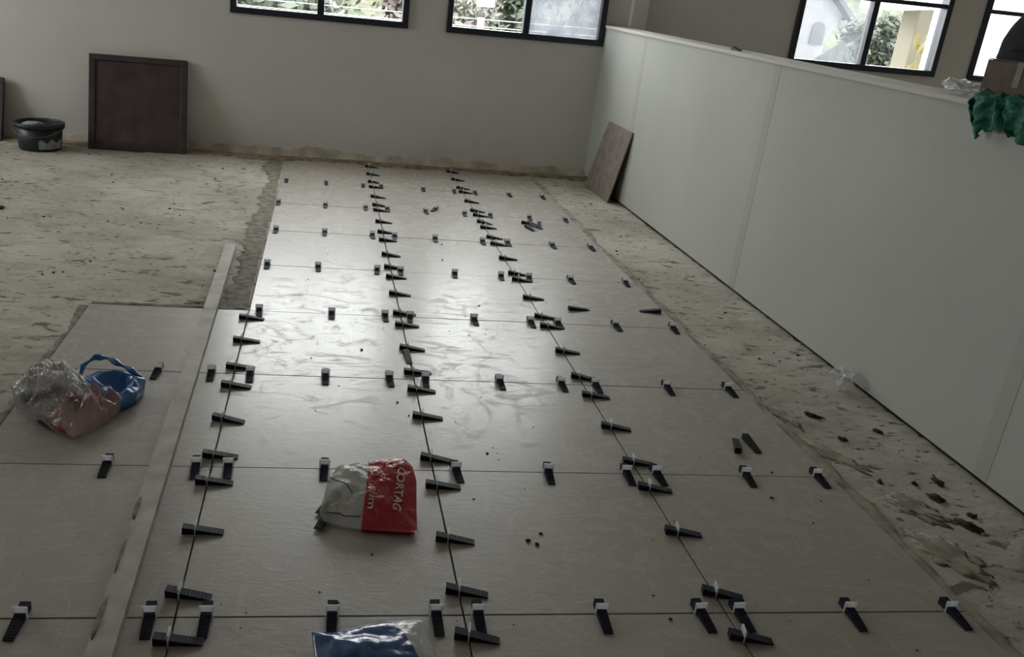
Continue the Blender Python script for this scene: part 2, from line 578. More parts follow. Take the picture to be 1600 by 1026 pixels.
# windows
def window(i, a, b, milky, side=False):
    if side: wn = tag(empty('window_%d' % (i + 1), (XL, (a + b) / 2, ZS), math.pi / 2), 'unseen navy framed window added in the left wall for extra daylight', kind='structure')
    else: wn = tag(empty('window_%d' % (i + 1), ((a + b) / 2, YF, ZS)), 'dark navy framed sliding window in the far wall', kind='structure')
    mid = (a + b) / 2
    hw = (b - a) / 2
    H = ZT - ZS
    f = 0.044
    def bar(name, p, q, parent=wn, bev=0.003):
        return box(name, p, q, FRAME, parent, bev)
    bar('frame_rail', (-hw, -0.022, 0), (hw, 0.07, f))
    bar('frame_rail', (-hw, -0.022, H - f), (hw, 0.07, H))
    bar('frame_jamb', (-hw, -0.022, f), (-hw + f, 0.07, H - f))
    bar('frame_jamb', (hw - f, -0.022, f), (hw, 0.07, H - f))
    bar('mullion', (-0.024, -0.012, f), (0.024, 0.06, H - f))
    zt = 1.49 - ZS
    bar('transom', (-hw + f, -0.006, zt - 0.016), (-0.024, 0.05, zt + 0.016))
    bar('transom', (0.024, -0.006, zt - 0.016), (hw - f, 0.05, zt + 0.016))
    for k, (p, q) in enumerate(((-hw + f, -0.024), (0.024, hw - f))):
        m = milky[k]
        box('pane', (p, 0.024, f), (q, 0.028, zt - 0.016), m, wn)
        box('pane', (p, 0.024, zt + 0.016), (q, 0.028, H - f), GLASS, wn)
    # portal guides daylight sampling through the opening
    ld = bpy.data.lights.new('window_portal', 'AREA')
    ld.shape = 'RECTANGLE'
    ld.size = b - a
    ld.size_y = H
    ld.cycles.is_portal = True
    lo = bpy.data.objects.new('window_portal', ld)
    C.objects.link(lo)
    if side:
        lo.location = (XL - WT - 0.01, mid, ZS + H / 2)
        lo.rotation_euler = (0, -math.pi / 2, 0)
        ld.size, ld.size_y = H, b - a
    else:
        lo.location = (mid, YF + WT + 0.01, ZS + H / 2)
        lo.rotation_euler = (-math.pi / 2, 0, 0)
for i, ((a, b), mk) in enumerate(zip(WINS, ((GLASS, GLASS), (GLASS, MILK), (MILK2, GLASS), (GLASS, GLASS)))):
    window(i, a, b, mk)
for i, (a, b) in enumerate(ADDED_LWINS):
    window(4 + i, a, b, (GLASS, GLASS), True)

# ------------------------------------------------------------------ levelling wedges
def wedge_mesh():
    L, hw, h0, h1, nt = 0.095, 0.0105, 0.0175, 0.0030, 11
    prof = [(0, 0), (0, h0)]
    for k in range(nt):
        xa = 0.012 + (L - 0.016) * k / nt
        xb = 0.012 + (L - 0.016) * (k + 1) / nt
        za = h0 + (h1 - h0) * xa / L
        zb = h0 + (h1 - h0) * xb / L
        prof += [(xa, za), (xb - 0.0012, zb + 0.0005), (xb - 0.0008, zb - 0.0004)]
    prof += [(L, h1), (L, 0)]
    n = len(prof)
    vs = [(x, -hw, z) for x, z in prof] + [(x, hw, z) for x, z in prof]
    fs = [tuple(range(n)), tuple(range(2 * n - 1, n - 1, -1))]
    for k in range(n):
        k2 = (k + 1) % n
        fs.append((k, n + k, n + k2, k2))
    me = mesh_from('wedge', vs, fs)
    bm = bmesh.new()
    bm.from_mesh(me)
    bmesh.ops.triangulate(bm, faces=[f for f in bm.faces if len(f.verts) > 4])
    bmesh.ops.recalc_face_normals(bm, faces=bm.faces)
    bm.to_mesh(me)
    bm.free()
    me.materials.append(NAVY)
    return me
def clip_mesh():
    bm = bmesh.new()
    x = 0.030
    add_box(bm, (x - 0.0013, -0.0145, -0.010), (x + 0.0013, -0.0112, 0.026), 0.0004)
    add_box(bm, (x - 0.0013, 0.0112, -0.010), (x + 0.0013, 0.0145, 0.026), 0.0004)
    add_box(bm, (x - 0.0022, -0.0145, 0.0142), (x + 0.0022, 0.0145, 0.028), 0.0006)
    me = bpy.data.meshes.new('clip')
    bmesh.ops.recalc_face_normals(bm, faces=bm.faces)
    bm.to_mesh(me)
    bm.free()
    me.materials.append(CLIPM)
    return me
WEDGE, CLIP = wedge_mesh(), clip_mesh()
def leveler(loc, yaw, label, group, clip=True):
    t = empty('leveling_wedge', loc, yaw)
    tag(t, label, 'wedge', group)
    for nm, me in (('wedge', WEDGE), ('clip', CLIP)):
        if nm == 'clip' and not clip: continue
        o = bpy.data.objects.new(nm, me)
        C.objects.link(o)
        o.parent = t
    return t
ORD = ['first', 'second', 'third', 'fourth', 'fifth', 'sixth', 'seventh', 'eighth', 'ninth', 'tenth', 'eleventh', 'twelfth',
       'thirteenth', 'fourteenth', 'fifteenth', 'sixteenth', 'seventeenth', 'eighteenth', 'nineteenth', 'twentieth',
       'twenty-first', 'twenty-second', 'twenty-third', 'twenty-fourth', 'twenty-fifth', 'twenty-sixth']
LONG = [
 ('left', 0.0, [(-.078, -2), (.064, -8), (.295, -2), (.514, -2), (.650, -2), (.865, -12), (1.097, -5), (1.242, -1), (1.476, -2), (1.703, -3)]),
 ('middle', 0.6, [(-.075, -11), (.070, -10), (.267, -9), (.510, -4), (.655, -11), (.913, -5), (1.106, -6), (1.247, 3), (1.460, -7), (1.696, -4), (1.824, -4),
   (2.065, -9), (2.298, -5), (2.444, -6), (2.647, -11), (2.910, 1), (3.065, -9), (3.281, -7), (3.545, -9), (3.671, -10), (3.890, -9), (4.165, 0), (4.319, -12), (4.570, -12), (4.840, -3)]),
 ('right', 1.2, [(-.087, -11), (.060, -13), (.303, -9), (.514, -10), (.655, -6), (.876, -10), (1.103, -6), (1.253, -14), (1.486, -7), (1.747, -7), (1.857, -9),
   (2.093, -5), (2.349, -10), (2.445, -12), (2.693, -6), (2.955, -12), (3.082, -13), (3.290, 0), (3.410, -30), (3.569, -10), (3.680, -14), (3.924, -16), (4.190, -14), (4.310, -16), (4.581, -16), (4.845, -12)])]
for side, X, lst in LONG:
    for k, (y, yaw) in enumerate(lst):
        a = math.radians(yaw)
        leveler((X - 0.030 * math.cos(a), y - 0.030 * math.sin(a) + 0.004, 0.0002), a,
                'black tapered wedge lying across the %s long tile joint, %s from the camera' % (side, ORD[k]),
                'wedges across the %s long joint' % side)
CROSS = {
 0: [-.297, -.051, .062, .320, .539, .631, .908, 1.136, 1.228, 1.502, 1.758],
 1: [-.267, -.042, .043, .301, .661, .931, 1.161, 1.250, 1.529, 1.754],
 2: [-.240, -.073, .051, .300, .513, .640, .897, 1.118, 1.242, 1.507, 1.737],
 3: [.036, .323, .535, .640, .900, 1.138, 1.252, 1.504, 1.760],
 4: [.032, .261, .537, .644, .903, 1.127, 1.264, 1.466, 1.746],
 5: [.039, .290, .537, .660, .875, 1.134, 1.270, 1.520, 1.738],
 6: [.020, .291, .528, .654, .883, 1.124, 1.282, 1.525, 1.751],
 7: [.037, .293, .535, .655, .932, 1.140, 1.281, 1.512, 1.745]}
for r, lst in CROSS.items():
    for k, x in enumerate(lst):
        a = math.radians(-90 + random.uniform(-5, 5))
        leveler((x, ROWS[r] + 0.030, 0.0002), a,
                'navy wedge in white clip on the %s cross joint from the camera, %s from left' % (ORD[r], ORD[k]),
                'clipped wedges on the %s cross joint' % ORD[r])
LOOSE = 'loose wedges left on the tiles'
o = leveler((1.348, 1.975, 0.0002), math.radians(7), 'loose black wedge lying flat right of the right long joint', LOOSE, False)
leveler((1.775, 1.994, 0.0002), math.radians(178), 'loose black wedge with its tip pointing left near the right tile edge', LOOSE, False)
leveler((1.632, 0.833, 0.0002), math.radians(-88), 'loose wedge leaning beside another near the right tile edge, right one of pair', LOOSE, False)
leveler((1.565, 0.735, 0.0002), math.radians(70), 'loose wedge near the right tile edge, left one of pair', LOOSE, False)
leveler((0.590, 1.425, 0.0002), math.radians(-86), 'short loose wedge under a black wedge on the middle long joint', LOOSE, False)
leveler((0.965, 3.700, 0.0002), math.radians(-115), 'grey looking clipped wedge lying loose beyond the middle of a far tile', LOOSE, True)
for k, (x, y, z, a, rx, lb) in enumerate(((1.445, 3.46, 0.0002, -12, 0, 'pile wedge lying leftmost, pointing right'), (1.50, 3.43, 0.0002, -62, 0, 'pile wedge pointing down to the right'),
                                (1.475, 3.40, 0.0178, -80, 0, 'topmost wedge of the small pile on the far right tile'), (1.555, 3.47, 0.0002, -100, 0, 'pile wedge standing rightmost'),
                                (1.455, 3.38, 0.0002, -75, 0, 'pile wedge nearest the camera'))):
    leveler((x, y, z), math.radians(a), lb if 'pile on' in lb else lb + ', small pile on the far right tile', 'pile of wedges on the far right tile', False)
leveler((XP + 0.05, 3.02, ptop(3.0) + 0.0002), math.radians(-90), 'small black wedge lying on top of the low partition', None, False)

# ------------------------------------------------------------------ straightedge bar
bar = empty('straightedge_bar', (-0.155, 2.63, 0.0002), math.radians(0.75))
tag(bar, 'long cement dusted aluminium straightedge lying lengthwise over the left tiles', 'bar')
bm = bmesh.new()
Lb, wb, hb, th = 3.35, 0.050, 0.024, 0.002
outer = [(-wb / 2, 0), (wb / 2, 0), (wb / 2, hb), (-wb / 2, hb)]
inner = [(-wb / 2 + th, th), (wb / 2 - th, th), (wb / 2 - th, hb - th), (-wb / 2 + th, hb - th)]
def ring(pts, y): return [bm.verts.new((x, y, z)) for x, z in pts]
o0, o1, i0, i1 = ring(outer, 0), ring(outer, -Lb), ring(inner, 0), ring(inner, -Lb)
for k in range(4):
    j = (k + 1) % 4
    bm.faces.new((o0[k], o0[j], o1[j], o1[k]))
    bm.faces.new((i0[k], i0[j], i1[j], i1[k]))
    bm.faces.new((o0[k], o0[j], i0[j], i0[k]))
    bm.faces.new((o1[k], o1[j], i1[j], i1[k]))
bm_obj('profile', bm, BARM, bar)
def blob_mesh(rx, ry, rz, seed, sub=2, rough=0.35):
    bm = bmesh.new()
    bmesh.ops.create_icosphere(bm, subdivisions=sub, radius=1)
    for v in bm.verts:
        k = 1 + rough * noise.noise(v.co * 1.7 + Vector((seed, seed * 2, 0))) + rough * 0.5 * noise.noise(v.co * 4 + Vector((seed, 0, 5)))
        v.co = Vector((v.co.x * rx * k, v.co.y * ry * k, max(v.co.z, -0.45) * rz * k))
    zmin = min(v.co.z for v in bm.verts)
    for v in bm.verts: v.co.z -= zmin
    me = bpy.data.meshes.new('blob')
    bm.to_mesh(me)
    bm.free()
    return me
for k, (y, rx, ry) in enumerate(((-2.27, 0.006, 0.05), (-2.45, 0.004, 0.07), (-2.66, 0.006, 0.07))):
    o = link('mortar_smear', blob_mesh(rx, ry, 0.003, 3 + k), MORTAR, bar, True)
    o.location = (-0.020, y, hb - 0.001)

# ------------------------------------------------------------------ leaning boards, bucket
def leaning_panel(name, label, w_, h_, t_, y_off, loc, rz, mats, cat='panel'):
    root = tag(empty(name, loc, rz), label, cat)
    tilt = math.asin(min(0.9, y_off / h_))
    M_ = Matrix.Rotation(-tilt, 4, 'X')
    def bx(nm, a, b, m, bev=0.003):
        bm = bmesh.new()
        add_box(bm, a, b, bev)
        bmesh.ops.transform(bm, matrix=M_, verts=bm.verts)
        return bm_obj(nm, bm, m, root)
    r = 0.042
    bx('panel', (r - 0.004, 0.010, r - 0.004), (w_ - r + 0.004, t_ - 0.004, h_ - r + 0.004), mats[1], 0.001)
    bx('rail', (0, 0, 0), (w_, t_, r), mats[0])
    bx('rail', (0, 0, h_ - r), (w_, t_, h_), mats[0])
    bx('stile', (0, 0, r), (r, t_, h_ - r), mats[0])
    bx('stile', (w_ - r, 0, r), (w_, t_, h_ - r), mats[0])
    return root
leaning_panel('brown_panel', 'square dark brown framed panel leaning against the far wall', 0.655, 0.655, 0.040, 0.185,
              (-1.352, 4.870, ZF + 0.002), 0.05, (BROWN, BROWNRED))
leaning_panel('brown_panel', 'brown panel cut off by the left picture edge behind the bucket', 0.50, 0.44, 0.030, 0.14,
              (-2.435, 4.930, ZF + 0.002), 0.0, (BROWN, BROWNRED))

# thin tile leaning on the partition in the far corner
bm = bmesh.new()
A, B_, D_, E_ = Vector((2.205, 4.79, ZF + 0.004)), Vector((2.205, 4.215, ZF + 0.004)), Vector((2.276, 4.135, 0.487)), Vector((2.276, 4.655, 0.487))
nrm = (B_ - A).cross(E_ - A).normalized()
if nrm.x > 0: nrm = -nrm
q = [bm.verts.new(p) for p in (A, B_, D_, E_)] + [bm.verts.new(p - nrm * 0.010) for p in (A, B_, D_, E_)]
for f in ((0, 1, 2, 3), (7, 6, 5, 4), (0, 1, 5, 4), (1, 2, 6, 5), (2, 3, 7, 6), (3, 0, 4, 7)):
    bm.faces.new([q[i] for i in f])
bmesh.ops.bevel(bm, geom=bm.edges[:], offset=0.0012, segments=1, affect='EDGES')
tag(bm_obj('leaning_tile', bm, WOODT), 'greyish brown floor tile leaning on the partition in the far corner', 'tile')

bk = tag(empty('bucket', (-1.635, 4.775, ZF + 0.002)), 'black plastic bucket standing on the screed by the far wall', 'bucket')
link('body', lathe([(0.0, 0.0), (0.128, 0.0), (0.132, 0.004), (0.150, 0.175), (0.147, 0.175), (0.127, 0.012), (0.0, 0.010)], 40), BLACKP, bk, True)
link('rim', lathe([(0.149, 0.150), (0.160, 0.152), (0.163, 0.176), (0.156, 0.181), (0.146, 0.178), (0.149, 0.150)], 40), BLACKP, bk, True)
pts = [(0.166 * math.cos(a), 0.166 * math.sin(a) * 0.92 - 0.004, 0.160 - 0.06 * abs(math.sin(a))) for a in [math.pi + math.pi * k / 20 for k in range(21)]]
link('handle', tube_mesh(pts, 0.0035, 6), simple('wire', (0.09, 0.09, 0.09), 0.4), bk, True)
vs, fs = [], []
for k in range(13):
    a = math.radians(-78 + 70 * k / 12)
    zt_ = 0.070 + 0.012 * math.sin(k * 1.3)
    for z in (0.018, zt_):
        r = 0.1335 + 0.018 * z / 0.175 + 0.0006
        vs.append((r * math.cos(a), r * math.sin(a), z))
for k in range(12): fs.append((2 * k, 2 * k + 2, 2 * k + 3, 2 * k + 1))
link('cement_splash', mesh_from('splash', vs, fs), LABELM, bk, True)
link('dried_mortar', blob_mesh(0.075, 0.06, 0.02, 4.4), LABELM, bk, True).location = (-0.05, 0.03, 0.145)

# ------------------------------------------------------------------ plastic bags
def inset_outline(pts, n=72):
    P = [Vector((x, y, 0)) for x, y in pts]
    segs = [(P[i], P[(i + 1) % len(P)]) for i in range(len(P))]
    L = [(b - a).length for a, b in segs]
    T = sum(L)
    out = []
    for k in range(n):
        t = T * k / n
        for (a, b), l in zip(segs, L):
            if t <= l:
                out.append(a.lerp(b, t / l))
                break
            t -= l
    return out
def lump(name, outline, top, bulge, wr, seed, mats, pick, parent=None, rings=16, n=84, bottom=0.0015, edge=0.004, hollow=0.0, fold=26, smooth=False):
    """crumpled closed bag: top(x,y) is the resting surface, bulge swells it, wr crumples it"""
    R = inset_outline(outline, n)
    c = sum(R, Vector()) / n
    vs, fs = [], []
    vs.append(None)
    for j in range(1, rings + 1):
        s = j / rings
        for k in range(n):
            p = c.lerp(R[k], s)
            q = Vector((p.x * fold, p.y * fold, seed))
            rid = (abs(noise.noise(q)) * 1.2 - 0.25) + 0.5 * (abs(noise.noise(q * 2.3)) - 0.2) + 0.7 * noise.noise(q * 0.45)
            z = top(p.x, p.y) + bulge * (1 - s ** 2.6) - hollow * max(0, 1 - (s / 0.7) ** 2) + wr * rid * (1 - 0.6 * s ** 6)
            vs.append((p.x, p.y, max(z, bottom + edge)))
    vs[0] = (c.x, c.y, sum(v[2] for v in vs[1:n + 1]) / n)
    for k in range(n): fs.append((0, 1 + k, 1 + (k + 1) % n))
    for j in range(rings - 1):
        a, b = 1 + j * n, 1 + (j + 1) * n
        for k in range(n):
            k2 = (k + 1) % n
            fs.append((a + k, b + k, b + k2, a + k2))
    # underside: footprint on the floor, a little inside the outline
    b = 1 + (rings - 1) * n
    m = len(vs)
    for k in range(n):
        p = c.lerp(R[k], 0.93)
        vs.append((p.x, p.y, bottom))
    for k in range(n):
        k2 = (k + 1) % n
        fs.append((b + k, m + k, m + k2, b + k2))
    vs.append((c.x, c.y, bottom))
    for k in range(n): fs.append((m + (k + 1) % n, m + k, len(vs) - 1))
    me = mesh_from(name, vs, fs)
    bm = bmesh.new()
    bm.from_mesh(me)
    bmesh.ops.recalc_face_normals(bm, faces=bm.faces)
    bm.to_mesh(me)
    bm.free()
    o = link(name, me, mats, parent, smooth)
    for p in me.polygons: p.material_index = pick(p.center.x, p.center.y)
    return o
def drop(o, x, y, lift=0.0012):
    me = o.data
    t = BVHTree.FromPolygons([v.co.copy() for v in me.vertices], [tuple(p.vertices) for p in me.polygons])
    h = t.ray_cast(Vector((x, y, 2)), Vector((0, 0, -1)))
    return (h[0].z if h[0] else 0) + lift
def flat_mesh_on(o, me, fn, parent, mat, name):
    """lay a flat printed shape onto a bag surface"""
    bm = bmesh.new()
    bm.from_mesh(me)
    bmesh.ops.triangulate(bm, faces=bm.faces)
    bmesh.ops.subdivide_edges(bm, edges=[e for e in bm.edges if e.calc_length() > 0.10], cuts=2, use_grid_fill=False)
    bmesh.ops.triangulate(bm, faces=bm.faces)
    src = o.data
    t = BVHTree.FromPolygons([v.co.copy() for v in src.vertices], [tuple(p.vertices) for p in src.polygons])
    for v in bm.verts:
        x, y = fn(v.co.x, v.co.y)
        h = t.ray_cast(Vector((x, y, 2)), Vector((0, 0, -1)))
        v.co = Vector((x, y, (h[0].z if h[0] else 0) + 0.0030))
    m2 = bpy.data.meshes.new(name)
    bm.to_mesh(m2)
    bm.free()
    return link(name, m2, mat, parent)
def text_mesh(s):
    cu = bpy.data.curves.new('t', 'FONT')
    cu.body = s
    cu.size = 1.0
    cu.resolution_u = 3
    cu.offset = 0.018
    ob = bpy.data.objects.new('t', cu)
    C.objects.link(ob)
    bpy.context.view_layer.update()
    me = bpy.data.meshes.new_from_object(ob.evaluated_get(bpy.context.evaluated_depsgraph_get()))
    bpy.data.objects.remove(ob)
    return me

RED_OUT = [(0.288, 0.342), (0.299, 0.394), (0.307, 0.437), (0.334, 0.48), (0.384, 0.489), (0.447, 0.496), (0.476, 0.504), (0.504, 0.499), (0.525, 0.479),
           (0.533, 0.434), (0.528, 0.348), (0.527, 0.285), (0.476, 0.29), (0.393, 0.299), (0.336, 0.312), (0.297, 0.325)]
rb = tag(empty('plastic_bag'), 'red and clear plastic bag with white lettering lying on the tiles', 'bag')
rtop = lambda x, y: 0.014 + 0.40 * (y - 0.31)
body = lump('bag_film', RED_OUT, rtop, 0.022, 0.012, 4.0, [split_film('red_and_clear_film', ((0.50, 0.012, 0.028), 0.0), ((0.50, 0.485, 0.45), 0.34), (1.0, -0.13, 0.352, 0.004), 0.2)], lambda x, y: 0, rb, rings=22, edge=0.010, fold=19)
def put_text(s, org, d, height, length, mat):
    me = text_mesh(s)
    xs = [v.co.x for v in me.vertices]
    sx = length / (max(xs) - min(xs))
    x_min = min(xs)
    d = Vector(d).normalized()
    n_ = Vector((-d.y, d.x))
    flat_mesh_on(body, me, lambda a, b: (org[0] + d.x * (a - x_min) * sx + n_.x * b * height / 0.72, org[1] + d.y * (a - x_min) * sx + n_.y * b * height / 0.72), rb, mat, 'lettering')
put_text('CORTAG', (0.486, 0.460), (-0.16, -1), 0.021, 0.125, WHITEINK)
put_text('slim', (0.413, 0.394), (-0.16, -1), 0.020, 0.056, WHITEINK)
# small printed box outline and rays, and a faint text block
def frame_shape():
    vs, fs = [], []
    def r(a, b, c, d):
        k = len(vs)
        vs.extend([(a, b, 0), (c, b, 0), (c, d, 0), (a, d, 0)])
        fs.append((k, k + 1, k + 2, k + 3))
    r(0, 0, .018, .0025); r(0, .0135, .018, .016); r(0, 0, .0025, .016); r(.0135, 0, .018, .016)
    for k in range(4):
        r(.022, .001 + .0045 * k, .029, .0022 + .0045 * k)
    return mesh_from('s', vs, fs)
flat_mesh_on(body, frame_shape(), lambda a, b: (0.417 + a, 0.432 + b), rb, WHITEINK, 'printed_mark')
vs, fs = [], []
for k in range(4):
    vs += [(0, 0.006 * k, 0), (0.05, 0.006 * k, 0), (0.05, 0.006 * k + 0.003, 0), (0, 0.006 * k + 0.003, 0)]
    fs.append((4 * k, 4 * k + 1, 4 * k + 2, 4 * k + 3))
flat_mesh_on(body, mesh_from('s', vs, fs), lambda a, b: (0.438 + b - 0.1 * a, 0.395 - a), rb, PINKINK, 'printed_mark')
# dark folded seam lines on the clear end
def seam(pts, r):
    P = []
    for (ax, ay), (bx, by) in zip(pts[:-1], pts[1:]):
        for k in range(8):
            x, y = ax + (bx - ax) * k / 8, ay + (by - ay) * k / 8
            P.append((x, y, drop(body, x, y, 0.0005)))
    link('seam', tube_mesh(P, r, 5), NAVY, rb, True)
seam([(0.312, 0.440), (0.345, 0.410), (0.372, 0.375)], 0.0013)
seam([(0.303, 0.342), (0.345, 0.330), (0.394, 0.322)], 0.0013)
leveler((0.335, 0.455, 0.004), math.radians(-120), 'black wedge showing through the clear end of the red bag, far side', 'wedges inside plastic bags', False)
leveler((0.318, 0.395, 0.004), math.radians(-110), 'black wedge showing through the clear end of the red bag, near side', 'wedges inside plastic bags', False)

CLR_OUT = [(-0.599, 0.909), (-0.585, 0.996), (-0.551, 1.055), (-0.489, 1.043), (-0.421, 0.975), (-0.346, 0.898), (-0.286, 0.884), (-0.316, 0.802),
           (-0.378, 0.713), (-0.426, 0.741), (-0.494, 0.805), (-0.549, 0.846)]
cb = tag(empty('plastic_bag'), 'crumpled clear plastic bag with red printed end beside the small blue bag', 'bag')
clear_film = split_film('clear_film_with_red_print', ((0.44, 0.27, 0.25), 0.40), ((0.42, 0.415, 0.41), 0.47), (0.73, -0.68, -0.862, 0.05), 0.1,
                        ((0.34, 0.02, 0.03), 0.10, (-0.60, -0.80, -0.334, 0.02)))
clr = lump('bag_film', CLR_OUT, lambda x, y: 0.028 + 0.22 * (y - 0.74), 0.026, 0.046, 8.3, [clear_film], lambda x, y: 0, cb, rings=26, n=100, edge=0.012, fold=18)
leveler((-0.585, 0.940, 0.004), math.radians(55), 'black wedge inside the crumpled clear bag, leftmost', 'wedges inside plastic bags', False)
leveler((-0.520, 1.030, 0.004), math.radians(-30), 'black wedge inside the crumpled clear bag, farthest from the camera', 'wedges inside plastic bags', False)
leveler((-0.500, 0.830, 0.004), math.radians(-42), 'black wedge inside the crumpled clear bag, nearest its red end', 'wedges inside plastic bags', False)
leveler((-0.475, 0.985, 0.004), math.radians(-35), 'black wedge inside the crumpled clear bag, beside the blue bag', 'wedges inside plastic bags', False)

BLU_OUT = [(-0.43, 1.020), (-0.395, 1.062), (-0.32, 1.072), (-0.246, 1.027), (-0.26, 0.951), (-0.293, 0.894), (-0.335, 0.935), (-0.382, 0.972)]
ub = tag(empty('plastic_bag'), 'small blue plastic bag lying open beside the crumpled clear bag', 'bag')
lump('bag_film', BLU_OUT, lambda x, y: 0.045 + 0.10 * (y - 0.95), 0.010, 0.016, 2.2, [BLUE2], lambda x, y: 0, ub, smooth=True, edge=0.012, hollow=0.042, fold=16)
P = [(-0.425, 1.00, 0.020), (-0.448, 1.035, 0.036), (-0.446, 1.085, 0.062), (-0.415, 1.115, 0.080), (-0.375, 1.105, 0.082), (-0.335, 1.080, 0.074), (-0.295, 1.055, 0.066), (-0.262, 1.030, 0.055)]
Q = []
for a, b in zip(P[:-1], P[1:]):
    for k in range(4): Q.append(tuple(a[i] + (b[i] - a[i]) * k / 4 for i in range(3)))
Q.append(P[-1])
link('handle', tube_mesh(Q, [0.008 + 0.004 * math.sin(k * 1.1) for k in range(len(Q))], 9, 0.8), BLUE2, ub, True)

BB_OUT = [(0.277, -0.091), (0.318, -0.090), (0.369, -0.079), (0.422, -0.064), (0.475, -0.058), (0.504, -0.060), (0.512, -0.108), (0.528, -0.18), (0.515, -0.268),
          (0.399, -0.279), (0.298, -0.262), (0.287, -0.175)]
bbg = tag(empty('plastic_bag'), 'blue and clear plastic bag cut off by the bottom picture edge', 'bag')
lump('bag_film', BB_OUT, lambda x, y: 0.024 + 0.10 * (y + 0.2), 0.022, 0.010, 6.6, [split_film('blue_and_clear_film', ((0.60, 0.60, 0.61), 0.42), ((0.004, 0.060, 0.20), 0.0), (1.0, 0.55, 0.402, 0.02), 0.16, None, 0.2)], lambda x, y: 0, bbg, smooth=True, rings=22, edge=0.010, fold=13)

# crumpled clear scraps
def scrap(name, label, loc, r, seed, group='scraps of clear plastic film'):
    bm = bmesh.new()
    bmesh.ops.create_icosphere(bm, subdivisions=3, radius=1)
    for v in bm.verts:
        k = 0.72 + 0.8 * abs(noise.noise(v.co * 2.1 + Vector((seed, 0, 0)))) + 0.4 * noise.noise(v.co * 4.5 + Vector((0, seed, 0)))
        v.co = Vector((v.co.x * r[0] * k, v.co.y * r[1] * k, v.co.z * r[2] * k))
    z = min(v.co.z for v in bm.verts)
    for v in bm.verts: v.co.z -= z
    o = bm_obj(name, bm, CLEARX)
    o.location = loc
    tag(o, label, 'plastic', group)
scrap('plastic_scrap', 'crumpled scrap of clear plastic at the foot of the partition', (2.225, 1.275, ZF + 0.003), (0.035, 0.055, 0.034), 1.7)
scrap('plastic_scrap', 'crumpled clear plastic on top of the partition beside the cardboard box', (XP + 0.07, 1.275, ptop(1.3)), (0.045, 0.075, 0.024), 5.1)

# ------------------------------------------------------------------ things on the partition
bx_ = tag(empty('cardboard_box', (XP + 0.132, 1.000, ptop(0.985) + 0.002), math.radians(4)), 'brown cardboard box on the partition under a black bag', 'box')
box('carton', (-0.085, -0.24, 0), (0.115, 0.145, 0.124), CARD, bx_, 0.003)
box('flap', (-0.088, -0.238, 0.1245), (0.012, 0.143, 0.1275), CARD, bx_, 0.001)
box('flap', (0.016, -0.238, 0.1245), (0.118, 0.143, 0.1275), CARD, bx_, 0.001)
box('tape', (-0.0862, -0.005, 0.05), (-0.0855, 0.02, 0.124), TAPE, bx_)
kb = tag(empty('black_bag', (XP + 0.128, 0.955, ptop(0.985) + 0.1297), math.radians(4)), 'black rounded fabric bag resting on the cardboard box', 'bag')
vs, fs = [], []
n, m = 36, 14
for j in range(m + 1):
    t = j / m
    for k in range(n):
        a = 2 * math.pi * k / n
        r = max(0.0, 1 - t ** 2.3) ** 0.55 * (1 + 0.05 * noise.noise(Vector((math.cos(a) * 2, math.sin(a) * 2, t * 3))))
        ca, sa = math.cos(a), math.sin(a)
        sx = abs(ca) ** 0.6 * math.copysign(1, ca)
        sy = abs(sa) ** 0.7 * math.copysign(1, sa)
        vs.append((0.012 + 0.092 * r * sx, 0.215 * r * sy - 0.02 * t, 0.215 * t + (0.006 * noise.noise(Vector((ca * 3, sa * 3, t * 5))) if 0 < j < m else 0)))
for j in range(m):
    for k in range(n):
        k2 = (k + 1) % n
        fs.append((j * n + k, j * n + k2, (j + 1) * n + k2, (j + 1) * n + k))
fs.append(tuple(range(n))[::-1])
link('body', mesh_from('b', vs, fs), CLOTH, kb, True)
link('seam', tube_mesh([(0.012 - 0.0925, 0.12 - 0.026 * k, 0.030) for k in range(11)], 0.004, 6), CLOTH, kb, True)

# green mesh cloth draped over the partition edge
vs, fs = [], []
nu, nv = 60, 34
for i in range(nu + 1):
    u = i / nu
    y = 1.075 - 0.34 * u
    hang = 0.075 + 0.030 * math.sin(u * 9 + 0.6) * (1 - u) + 0.018 * noise.noise(Vector((u * 7, 0, 0))) + 0.016 * noise.noise(Vector((u * 23, 3, 0)))
    hang *= min(1, 0.45 + u * 4)
    for j in range(nv + 1):
        t = j / nv
        s = -0.045 + (0.045 + hang + 0.03) * t      # arc length: on the cap first, then down the face
        f1 = 0.008 * math.sin(y * 95 + 3 * t) + 0.016 * noise.noise(Vector((y * 30, t * 5, 2))) + 0.008 * noise.noise(Vector((y * 90, t * 14, 4)))
        if s < 0:
            x, z = XP - 0.012 - s, ptop(y) + 0.020 + 0.5 * f1 + 0.014 * math.sin(math.pi * min(1, (s + 0.045) / 0.045))
        else:
            x, z = XP - 0.030 - 0.012 * math.sin(math.pi * min(1, s / 0.11)) + f1, ptop(y) + 0.022 - s
        if s < 0: x += 0.0
        vs.append((x, y + 0.014 * math.sin(t * 6 + y * 40) - 0.03 * t * (1 - u), z))
for i in range(nu):
    for j in range(nv):
        a = i * (nv + 1) + j
        fs.append((a, a + 1, a + nv + 2, a + nv + 1))
g = link('green_cloth', mesh_from('green_cloth', vs, fs), GREEN, None, True)
g.modifiers.new('thick', 'SOLIDIFY').thickness = 0.004
tag(g, 'dark green mesh cloth draped over the partition edge at the right', 'cloth')

